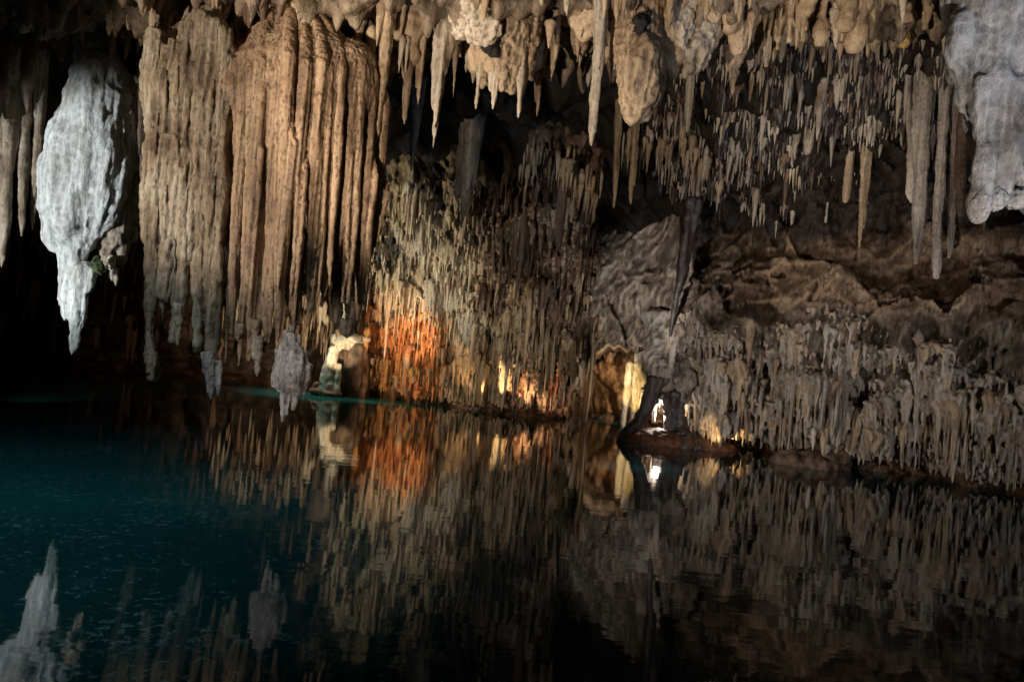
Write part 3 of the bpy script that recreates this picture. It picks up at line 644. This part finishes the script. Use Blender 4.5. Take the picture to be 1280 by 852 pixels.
# ------------------------------------------------------------------ bright column and ledge beside the curtain
def base_pt(px, D):
    return np.array([(px - 640 - 8) / F * D, D, 0])
e = bpy.data.objects.new('stalagmite', None); COL.objects.link(e)
b0 = P(406, 488, 21.0); b0[2] = 0; e.location = b0
tag(e, 'glowing cream stalagmite leaning out of the water left of the orange wall', 'stalagmite')
pr = [tube([P(419, 432, 21), P(414, 450, 21), P(409, 470, 21), P(406, 492, 21)], [.06, .12, .16, .19], 12), tube([P(424, 455, 21), P(421, 490, 21)], [.05, .06], 8)]
melt('column', pr, M['cream'], voxel=.03, smooth=1, flute=.04, lump=.02, kf=6, kz=.8, kl=8, parent=e, loc=b0)
melt('foot', [ball(P(402, 489, 21), (.35, .2, .09)), ball(P(412, 491, 21), (.3, .25, .07)), tube([P(396, 478, 21), P(390, 490, 21)], [.08, .05], 8)], M['red'], voxel=.03, smooth=1, flute=.02, lump=.02, kl=9, parent=e, loc=b0)
pr = [ball(P(430, 425, 20.9), (.30, .2, .2)), sp(424, 420, 424, 440, 12, 20.9), sp(436, 420, 436, 436, 14, 20.9), ball(P(448, 423, 20.8), (.3, .15, .07)), sp(436, 380, 432, 420, 14, 21, .3, .5)]
o = melt('rock_ledge', pr, M['cream'], voxel=.03, smooth=1, flute=.03, lump=.02, kf=7, kz=3, kl=9, loc=P(436, 424, 20.9)); tag(o, 'small brightly lit cream ledge behind the lower right corner of the curtain', 'rock ledge')
melt_r = melt('hanging_rock', [tube([P(436, 340, 21.6), P(434, 420, 21.6)], [.5, .4], 12), tube([P(448, 330, 21.8), P(440, 500, 21.8)], [.35, .4], 12)], M['brown'], voxel=.05, smooth=2, flute=.05, lump=.03, kf=4, kl=5, loc=P(440, 400, 21.6))
tag(melt_r, 'brown shadowed rock slab behind the glowing ledge and cream stalagmite', 'rock')

# golden columns in the alcove
for i, (x, y0, y1, w, D) in enumerate([(797, 450, 530, 9, 19.3), (806, 452, 532, 6, 19.0), (786, 462, 530, 6, 19.6), (736, 474, 526, 4, 20.6)]):
    lab = ['widest of the golden columns lit inside the alcove left of the pillar', 'golden column at the right edge of the lit alcove', 'golden column on the left of the widest one in the alcove', 'thin dim column at the left edge of the alcove'][i]
    a = P(x + 3, y0 - 10, D); b = P(x - 5, y1, D); b[2] = -.1
    pr = [tube([a, a * .6 + b * .4, b], [w * .011, w * .008, w * .010], 12)]
    for k in range(3):
        o_ = np.array([random.uniform(-1, 1), random.uniform(-1, 0), 0]) * w * .009
        pr.append(tube([a + o_, a * .5 + b * .5 + o_ * .8, b * random.uniform(.7, 1) + a * 0 + o_] if k else [a + o_, (a + b) / 2 + o_ * 1.1, b + o_], [w * .006, w * .004, w * .003], 8))
    o = melt('column', pr[:2], M['cream' if i < 3 else 'brown'], voxel=.025, smooth=1, flute=.05, lump=.02, kf=9, kz=.8, kl=8, loc=a); tag(o, lab, 'column')

# ------------------------------------------------------------------ fields of small stalactites
ITEMS = []   # (size on picture, variant, root, r, L, rot, mat, group, label)
def project_px(p):
    d = R3.T @ (np.asarray(p) - [0, 0, CAMZ]); return 640 + F * d[0] / -d[2], 426 - F * d[1] / -d[2]
def add(root, r, L, mat, group, label):
    D = max(root[1], 1)
    wallside = group in (G1[0], G2[0], G3[0])
    ITEMS.append([r * L / D / D, random.randrange(NV) + (NV if wallside else 0), np.array(root), r, L, random.gauss(0, .6) if wallside else random.uniform(0, 6.28), mat, group, label, False])
# back wall, left of centre
G1 = ('dense curtain of thin stalactites on the far wall', 'thin stalactite in the dense rows draping the far wall behind the pool')
G2 = ('orange-lit stalactites on the far wall', 'thin orange-glowing stalactite low on the far wall right of the big curtain')
G3 = ('pointed stalactites on the right wall', 'pointed grey-brown stalactite in the tiers covering the right-hand wall')
G4 = ('small stalactites in the dark ceiling hollow', 'small pale stalactite in the dark ceiling hollow at upper right')
G5 = ('tan cluster in the ceiling hollow', 'dim tan splinter in the ragged cluster over the grey rock')
G6 = ('small stalactites on the front lip of the ceiling', 'small tan stalactite filling a gap along the front lip of the ceiling')
G7 = ('small stalactites in the shadows at left', 'faint brown stalactite in the shadows behind the white formation')
def tier(px, z, W, L0, dens, rr, mats, g, bulge=.22, floor=0.02):
    c = wall_at(px, z); dpx = F / c[1]
    mat = random.choice(mats)
    n = max(3, int(W / dens)); lip = random.random() < .55
    for k in range(n):
        u = (k + random.uniform(-.4, .4)) / max(n - 1, 1) * 2 - 1
        p = lip_at(px + u * W / 2 * dpx, z) if lip else wall_at(px + u * W / 2 * dpx, z + random.uniform(-.08, .12))
        p[1] -= bulge * max(0, 1 - u * u) * random.uniform(0, .8)
        p[2] += random.uniform(-.06, .14)
        r = rr * math.exp(random.gauss(0, .38)); L = L0 * (.45 + .55 * (1 - abs(u) ** 1.5)) * math.exp(random.gauss(0, .38))
        if p[2] - L < floor: L = p[2] - floor - random.uniform(0, .15)
        if L < .08: continue
        add(p, r, L, mat if random.random() < .8 else random.choice(mats), *g)
    for k in range(2 + int(W > .5)):
        u = random.uniform(-.6, .6); p = lip_at(px + u * W / 2 * dpx, z)
        L = min(L0 * random.uniform(.8, 1.2), p[2] - floor)
        if L > .1: add(p + [0, .05, .1], W * random.uniform(.07, .15), L, mat, *g)
for i in range(760):
    px = random.uniform(446, 736); z = random.uniform(.35, 5.5)
    if px > 708 and z < 1.0 + .7 * (px - 722) / 53 + .5: continue
    g = G2 if (px < 560 and z < 2.55) else G1
    if g is G2: mt = ['orange'] if (1.35 < z - .15 * pn(np.array([px * .05, 1.1, 2.2])) and px < 552) else (['tan', 'orange', 'ochre', 'orange'] if px < 552 else ['tan', 'tan', 'tan', 'orange'])
    elif px > 585 + 60 * pn(np.array([z * 1.5, 3.3, 1.1])) and z > 2.7: mt = ['brown', 'tan', 'brown']  # mostly brown strands carry the upper-right shadow in their colour
    elif px > 640 and z < 1.5: mt = ['red', 'tan', 'brown', 'tan']
    elif z > 2.3: mt = ['olive', 'olive', 'small', 'tan', 'tan']
    else: mt = ['small', 'tan', 'olive', 'tan']
    big_ = random.random() < .15
    tier(px, z, random.uniform(.25, .8), random.uniform(.26, .75) * (1.5 if big_ else 1), .065, .032 * (1.6 if big_ else 1), mt, g, .4 if big_ else .16, random.choice([.02, .02, .1]))
for i in range(1250):
    px = random.uniform(812, 1420); z = random.uniform(.3, 3.0)
    lim = np.interp(px, [812, 850, 880, 1000, 1100, 1180, 1290], [3.0, 2.9, 2.7, 2.8, 2.8, 2.3, 1.8]) + .9 * pn(np.array([px * .013, 5.1, 1.7]))
    if z > lim: continue
    if z > 1.3 and pn(np.array([px * .017, z * 1.3, 4.4])) < -.22: continue
    fade = 1 - .5 * sm(lim - 1.1, lim, z)
    if 814 < px < 866 and z < 1.3: continue
    if px < 880 and z > 1.5 and random.random() < .6: continue
    big_ = random.random() < .18
    fl_ = .03 + max(0, .5 * pn(np.array([px * .03, 2.2, 8.8]))) + random.uniform(0, .08)
    if z < fl_ + .15: continue
    tier(px, z, random.uniform(.2, .8), random.uniform(.22, .60) * (1.7 if big_ else 1) * fade, .095, random.choice([.030, .038, .050]) * (1.4 if big_ else 1) * fade, ['greyst', 'greyst', 'small', 'tan'], G3, .22 if big_ else .10, fl_)
for i in range(16):
    px = random.choice([random.uniform(622, 630), random.uniform(638, 664), random.uniform(638, 656)]); p = wall_at(px, random.uniform(1.15, 1.75)); p[1] -= random.uniform(.12, .3)
    add(p, random.uniform(.022, .045), random.uniform(.5, .95), 'cream', *G1)
for i in range(120):
    px = random.uniform(285, 440); p = wall_at(px, random.uniform(1.5, 3.2)); p[1] -= random.uniform(.1, .8)
    add(p, random.uniform(.04, .08), random.uniform(.4, .9), random.choice(['tan', 'cream']), *G7)
for i in range(90):
    px = random.uniform(830, 1285); z = random.choice([random.uniform(.5, 1.2), random.uniform(.5, 2.6)])
    if px > 1180 and z > 1.6: continue
    p = wall_at(px, z); p[1] -= random.uniform(.0, .10); r = random.uniform(.07, .13)
    add(p + [0, 0, .1], r, min(random.uniform(.4, .95), z - .03), random.choice(['greyst', 'small', 'tan', 'cream']), *G3)
for i in range(1150):
    px = random.uniform(800, 1190); D = random.uniform(12.4, 17.0)
    if pn(np.array([px * .022, D * 1.1, 2.2])) < -.05: continue
    W = random.uniform(.12, .5); n = int(W / .05) + 1; L0 = random.uniform(.12, .34); mt = random.choice(['greyst', 'small', 'cream', 'black', 'brown', 'black'])
    add(ceil_at(px, D) + [0, 0, .12], W * .3, L0 * random.uniform(.5, .9) + .1, 'stain_shade', *G4)  # near-black backing spikes paint the darkness between the small stalactites
    for k in range(n):
        u = random.uniform(-1, 1)
        add(ceil_at(px + u * W / 2 * F / D, D + random.uniform(-.12, .12)) + [0, 0, .10], .038 * math.exp(random.gauss(0, .4)), .85 * L0 * (1 - .5 * abs(u)) * math.exp(random.gauss(0, .35)) + .10, mt, *G4)
for i in range(75):
    px = random.uniform(800, 1190); D = random.uniform(12.4, 16.4)
    add(ceil_at(px, D) + [0, 0, .15], random.uniform(.055, .10), random.uniform(.35, .85), random.choice(['greyst', 'tan', 'small']), *G4)
G5X = [(665, 214, 14), (682, 205, 18), (700, 205, 20), (716, 215, 16), (732, 238, 14), (742, 250, 12), (785, 180, 14), (798, 190, 18), (812, 175, 16), (830, 195, 18), (848, 190, 16), (862, 200, 16), (878, 195, 16), (890, 205, 12), (905, 210, 12), (820, 160, 18), (850, 165, 18), (880, 172, 14)]
for x, y, w in G5X:
    for k in range(13):
        px = x + random.gauss(0, w * .55); D = random.uniform(15.2, 16.0); p = P(px, y - random.uniform(0, 34), D)
        add(p, .042 * math.exp(random.gauss(0, .4)), random.uniform(.22, .66), random.choice(['tan', 'tan', 'greyst']), *G5)
# rock bodies those clusters hang from
for lab, xs_, D, dx in [('dim brown rock boss carrying the tan cluster over the grey rock', [(790, 170, 26, 28), (830, 160, 34, 34), (870, 165, 34, 36), (900, 190, 20, 20)], 16.0, 0), ('dim brown rock boss carrying the red-brown blunt stalactite', [(690, 195, 26, 30), (715, 200, 26, 36), (735, 220, 14, 20)], 16.3, 0)]:
    pr = [bl(x, y - 14, rx, ry, D + .3) for x, y, rx, ry in xs_] + [sp(x, y - 90, x - 2, y + ry * .9, rx * .9, D + .2) for x, y, rx, ry in xs_]
    o = melt('hanging_rock', pr, M['brown'], voxel=.045, smooth=2, flute=.10, lump=.06, kf=5, kz=1.2, kl=6, loc=P(xs_[0][0], xs_[0][1], D)); tag(o, lab, 'rock')
for x, yb in FR:
    D = random.uniform(8.8, 10.4)
    p = P(x, yb - random.uniform(0, 50), D); add(p + [0, 0, .15], random.uniform(.04, .10), random.uniform(.3, .7) * (1 if x < 900 else .8), random.choice(['tan', 'tan', 'cream']), *G6)
for i in range(90):
    x = random.uniform(400, 1160); D = random.uniform(8.3, 10.4)
    z = float(ceil_z(x, D)); add(((x - 640) / F * D, D, z + .2), random.uniform(.06, .13), random.uniform(.35, .7), random.choice(['tan', 'tan', 'cream']), *G6)
for i in range(60):
    x = random.uniform(-60, 330); D = random.uniform(8.4, 9.4)
    z = float(ceil_z(x, D)); add(((x - 640) / F * D, D, z + .2), random.uniform(.06, .12), random.uniform(.3, .6), random.choice(['tan', 'brown', 'brown']), *G6)
for i in range(200):
    px = random.uniform(-80, 455); z = random.uniform(1.2, 5.0)
    p = wall_at(px, z); p[1] -= random.random() * 1.5 + .2
    add(p, random.uniform(.05, .12), random.uniform(.4, 1.1), 'brown', *G7)

# the ones that show largest become individuals, the rest one mass
ITEMS = [it for it in ITEMS if -160 < project_px(it[2] - [0, 0, it[4] * .5])[0] < 1470 and it[3] < .24 or it[3] >= .24]
ITEMS.sort(key=lambda t: -t[0])
quota = {G1[0]: 70, G2[0]: 18, G3[0]: 66, G4[0]: 30, G5[0]: 20, G6[0]: 34, G7[0]: 8}
rest = []
for it in ITEMS:
    _, v, p, r, L, rot, mat, g, lab, _ = it
    vx, vy = project_px(p - [0, 0, L * .5])
    if r < .19 and mat != 'stain_shade' and quota[g] > 0 and 2 < vx < 1278 and vy > 4:
        quota[g] -= 1
        o = bpy.data.objects.new('stalactite', var_mesh(v, mat)); COL.objects.link(o)
        o.location = p; o.rotation_euler = (0, 0, rot); o.scale = (r, r, L); tag(o, lab, 'stalactite', g)
    else: rest.append(it)
def batch(items):
    Vs = []; Fs = []; Ms = []; off = 0
    for it in items:
        _, v, p, r, L, rot, mat, g, lab, _ = it
        V, Fc = VAR[v]; c, s_ = math.cos(rot), math.sin(rot)
        W = np.stack([(V[:, 0] * c - V[:, 1] * s_) * r, (V[:, 0] * s_ + V[:, 1] * c) * r, V[:, 2] * L], 1) + p
        Fc = np.asarray(Fc); Vs.append(W); Fs.append(Fc + off); Ms.append(np.full(len(Fc), mats.index(mat))); off += len(V)
    return np.concatenate(Vs), np.concatenate(Fs), np.concatenate(Ms)
def mesh_mixed(name, V, Fc, mi):
    tri = Fc[:, 2] == Fc[:, 3]; nq = int((~tri).sum()); ntr = int(tri.sum())
    me = bpy.data.meshes.new(name)
    loops = np.concatenate([Fc[~tri].ravel(), Fc[tri][:, :3].ravel()]).astype(np.int32)
    me.vertices.add(len(V)); me.vertices.foreach_set('co', V.astype(np.float32).ravel())
    me.loops.add(len(loops)); me.loops.foreach_set('vertex_index', loops)
    me.polygons.add(nq + ntr)
    me.polygons.foreach_set('loop_start', np.concatenate([np.arange(nq) * 4, nq * 4 + np.arange(ntr) * 3]).astype(np.int32))
    me.polygons.foreach_set('loop_total', np.concatenate([np.full(nq, 4), np.full(ntr, 3)]).astype(np.int32))
    for k in mats: me.materials.append(M[k])
    me.polygons.foreach_set('material_index', np.concatenate([mi[~tri], mi[tri]]).astype(np.int32))
    me.update(calc_edges=True); me.polygons.foreach_set('use_smooth', np.ones(nq + ntr, bool)); return me
mats = sorted({it[6] for it in rest})
WALLG = (G1[0], G2[0], G3[0])
fus = [it for it in rest if it[7] in WALLG]; loose = [it for it in rest if it[7] not in WALLG]
V, Fc, mi = batch(loose)
# the wall tiers are fused into one flowstone surface
V2, F2, m2_ = batch(fus)
tmp = bpy.data.objects.new('tmp', mesh_mixed('tmp', V2, F2, m2_)); COL.objects.link(tmp)
md = tmp.modifiers.new('r', 'REMESH'); md.mode = 'VOXEL'; md.voxel_size = .025
ms = tmp.modifiers.new('s', 'SMOOTH'); ms.iterations = 1; ms.factor = 0.4
me2 = bpy.data.meshes.new_from_object(tmp.evaluated_get(bpy.context.evaluated_depsgraph_get())); bpy.data.objects.remove(tmp)
nv = len(me2.vertices); co = np.empty(nv * 3, np.float32); me2.vertices.foreach_get('co', co); co = co.reshape(-1, 3).astype(float)
no = np.empty(nv * 3, np.float32); me2.vertex_normals.foreach_get('vector', no); no = no.reshape(-1, 3)
co = co + no * (.014 * fbm(co * [9, 9, 2.5] + 4, 2) + .010 * fbm(co * 12 + 1, 2))[:, None]
npol = len(me2.polygons); lv = np.empty(npol * 4, np.int32)
assert len(me2.loops) == npol * 4
me2.loops.foreach_get('vertex_index', lv); lv = lv.reshape(-1, 4)
from mathutils.kdtree import KDTree
kd = KDTree(len(fus) * 3); 
for k_, it in enumerate(fus):
    for q_ in range(3): kd.insert(Vector(it[2] - [0, 0, it[4] * (.15 + .35 * q_)]), k_)
kd.balance()
fc = co[lv].mean(1)
_, inv, first = None, None, None
key = np.round(fc / .06).astype(np.int64); uq, inv = np.unique(key, axis=0, return_inverse=True); inv = np.asarray(inv).ravel()
um = np.array([mats.index(fus[kd.find(Vector(u_ * .06))[1]][6]) for u_ in uq])
Vall = np.concatenate([V, co]); Fall = np.concatenate([Fc, lv + len(V)]); mall = np.concatenate([mi, um[inv]])
# degenerate quads would read as triangles, so keep them last-vertex distinct
me = mesh_mixed('stalactite_mass', Vall, Fall, mall)
print('fused verts', nv, 'loose', len(V))
tag(link('stalactite_mass', me), 'countless small stalactites crowding the walls and the dark ceiling hollow', 'stalactites', kind='stuff')
print('items', len(ITEMS), 'verts', len(V))

# ------------------------------------------------------------------ light
w = bpy.data.worlds.new('World'); scene.world = w; w.use_nodes = True
nt = w.node_tree; bg = nt.nodes['Background']
sky = nt.nodes.new('ShaderNodeTexSky'); sky.sky_type = 'NISHITA'; sky.sun_disc = False; sky.sun_elevation = math.radians(35); sky.sun_rotation = math.radians(200)
nt.links.new(sky.outputs[0], bg.inputs[0]); bg.inputs[1].default_value = 0.004
def spot(name, loc, to, power, col, size=60, rad=.15, blend_=.6):
    l = bpy.data.lights.new(name, 'SPOT'); l.energy = power; l.color = col; l.spot_size = math.radians(size); l.spot_blend = blend_; l.shadow_soft_size = rad
    o = bpy.data.objects.new(name, l); COL.objects.link(o); o.location = loc
    o.rotation_euler = (Vector(to) - Vector(loc)).to_track_quat('-Z', 'Y').to_euler(); return o
def pt(name, loc, power, col, rad=.1):
    l = bpy.data.lights.new(name, 'POINT'); l.energy = power; l.color = col; l.shadow_soft_size = rad
    o = bpy.data.objects.new(name, l); COL.objects.link(o); o.location = loc; return o
COOL = (.88, .95, 1.0)
spot('white_floodlight', (-8.2, 3.0, 1.3), P(82, 262, 9.4), 2500, (.90, .96, 1.0), 25, .12, .5)
spot('curtain_floodlight', (-7.0, 2.5, 2.0), P(330, 120, 8), 2400, (1, .87, .72), 37, .10)
spot('lobe_fill', (-7.5, 3.0, .6), P(94, 395, 9.3), 420, (.92, .97, 1.0), 10, .08)  # added narrow fill to brighten the lower lobe
spot('block_fill', (-2.6, 2.5, .9), P(350, 455, 8), 330, (1, .88, .80), 15, .08)  # added fill for the block, which the curtain light misses
spot('ceiling_floodlight', (-3.5, 2.0, .6), P(740, 10, 9.2), 2500, (1, .84, .66), 44, .12, .4)
spot('finger_row_floodlight', (3.0, 3.0, .5), P(1060, 5, 10.2), 850, (1, .90, .80), 37, .12, .6)
spot('blue_floodlight', (6.5, 1.5, 2.5), P(1250, 120, 7), 400, (.46, .66, 1.0), 36, .15, .4)
spot('far_wall_floodlight', (-6.6, 16.6, 1.2), P(490, 320, 20), 1500, (1, .92, .72), 60, .06, .8)
spot('far_wall_floodlight', (-2.0, 12.0, .5), P(590, 440, 20), 720, (1, .84, .62), 44, .08, .8)
spot('right_wall_floodlight', (.6, 11.5, .35), P(1020, 430, 15), 520, (1, .92, .84), 80, .08, .8)
spot('right_wall_floodlight', (7.5, 4.5, .6), P(1110, 370, 14.8), 620, (.95, .92, .95), 60, .08, .8)
spot('hidden_wall_lamp', tuple(P(350, 476, 18.6)), tuple(P(350, 405, 22)), 420, (1, .78, .52), 70, .06, .8)
spot('back_wall_fill', (-8.0, 12.0, .5), P(225, 470, 22), 260, (1, .62, .42), 40, .1, .9)  # added faint fill lifting the dark back wall at left
spot('upper_rock_fill', (2.5, 5.0, .6), P(1090, 335, 15.5), 620, (1, .92, .84), 26, .1, .9)  # added fill to bring up the bare rock at upper right
spot('middle_rock_floodlight', (-.5, 9.0, .6), P(800, 380, 17.5), 2400, (1, .96, .92), 20, .10, .7)
spot('orange_lamp', tuple(P(430, 462, 18.6)), tuple(P(496, 412, 20.8)), 520, (1, .62, .36), 44, .05, .4)
spot('orange_lamp', tuple(P(414, 470, 19.4)), tuple(P(500, 470, 21)), 190, (1, .66, .40), 80, .05, .6)
spot('ledge_lamp', tuple(P(418, 472, 19.6)), tuple(P(428, 432, 21)), 230, (1, .84, .55), 50, .05, .6)
g0 = wall_at(640, 1.05)
spot('gold_lamp', tuple(g0 + [-.9, -.6, -.8]), tuple(g0 + [.1, -.1, .05]), 300, (1, .70, .34), 44, .03, .4)
g1 = wall_at(708, .6)
spot('gold_lamp', tuple(g1 + [-.5, -1.2, -.45]), tuple(g1 + [0, 0, .1]), 20, (1, .55, .30), 70, .03, .7)
g2 = wall_at(590, 1.0)
spot('gold_lamp', tuple(g2 + [-.7, -.9, -.7]), tuple(g2 + [0, 0, .2]), 60, (1, .62, .30), 60, .03, .8)
g3 = wall_at(690, 1.0)
spot('gold_lamp', tuple(g3 + [-.9, -1.1, -.75]), tuple(g3 + [0, 0, .1]), 110, (1, .58, .30), 60, .03, .8)
spot('gold_lamp', tuple(P(884, 556, 15.6)), tuple(P(900, 528, 16.6)), 40, (1, .66, .32), 50, .03, .6)
spot('alcove_lamp', tuple(P(762, 516, 18.2)), tuple(P(799, 486, 19.3)), 170, (1, .76, .32), 46, .04, .5)
spot('alcove_lamp', tuple(P(776, 520, 18.8)), tuple(P(772, 440, 19.6)), 170, (1, .80, .52), 46, .04, .5)
spot('alcove_lamp', tuple(P(790, 500, 20.2)), tuple(P(755, 490, 22.0)), 170, (1, .72, .45), 120, .05, .7)
spot('pillar_lamp', tuple(P(832, 530, 17.1)), tuple(P(828, 490, 17.9)), 260, (1, .86, .70), 140, .05, .8)
pt('pillar_lamp', tuple(P(826, 514, 16.95)), 22, (1, .93, .85), .08)
spot('gap_lamp', tuple(P(915, 552, 16.0)), tuple(P(928, 535, 17)), 22, (1, .62, .28), 60, .04, .5)
spot('water_fill_spot', (-4.0, 3.0, 5.8), (-4.2, 5.8, 0), 1000, (.75, .93, 1.0), 78, .4, 1.0)  # added fill to brighten the near teal water, no opening modelled above
spot('water_fill_spot', (-5.2, 20.2, 3.6), (-5.2, 20.6, 0), 300, (.75, 1.0, .95), 60, .3, .9)  # added downward fill for the far turquoise strip

scene.view_settings.view_transform = 'Standard'; scene.view_settings.look = 'None'; scene.view_settings.exposure = 0
scene.cycles.max_bounces = 6; scene.cycles.sample_clamp_indirect = 4; scene.cycles.use_denoising = True
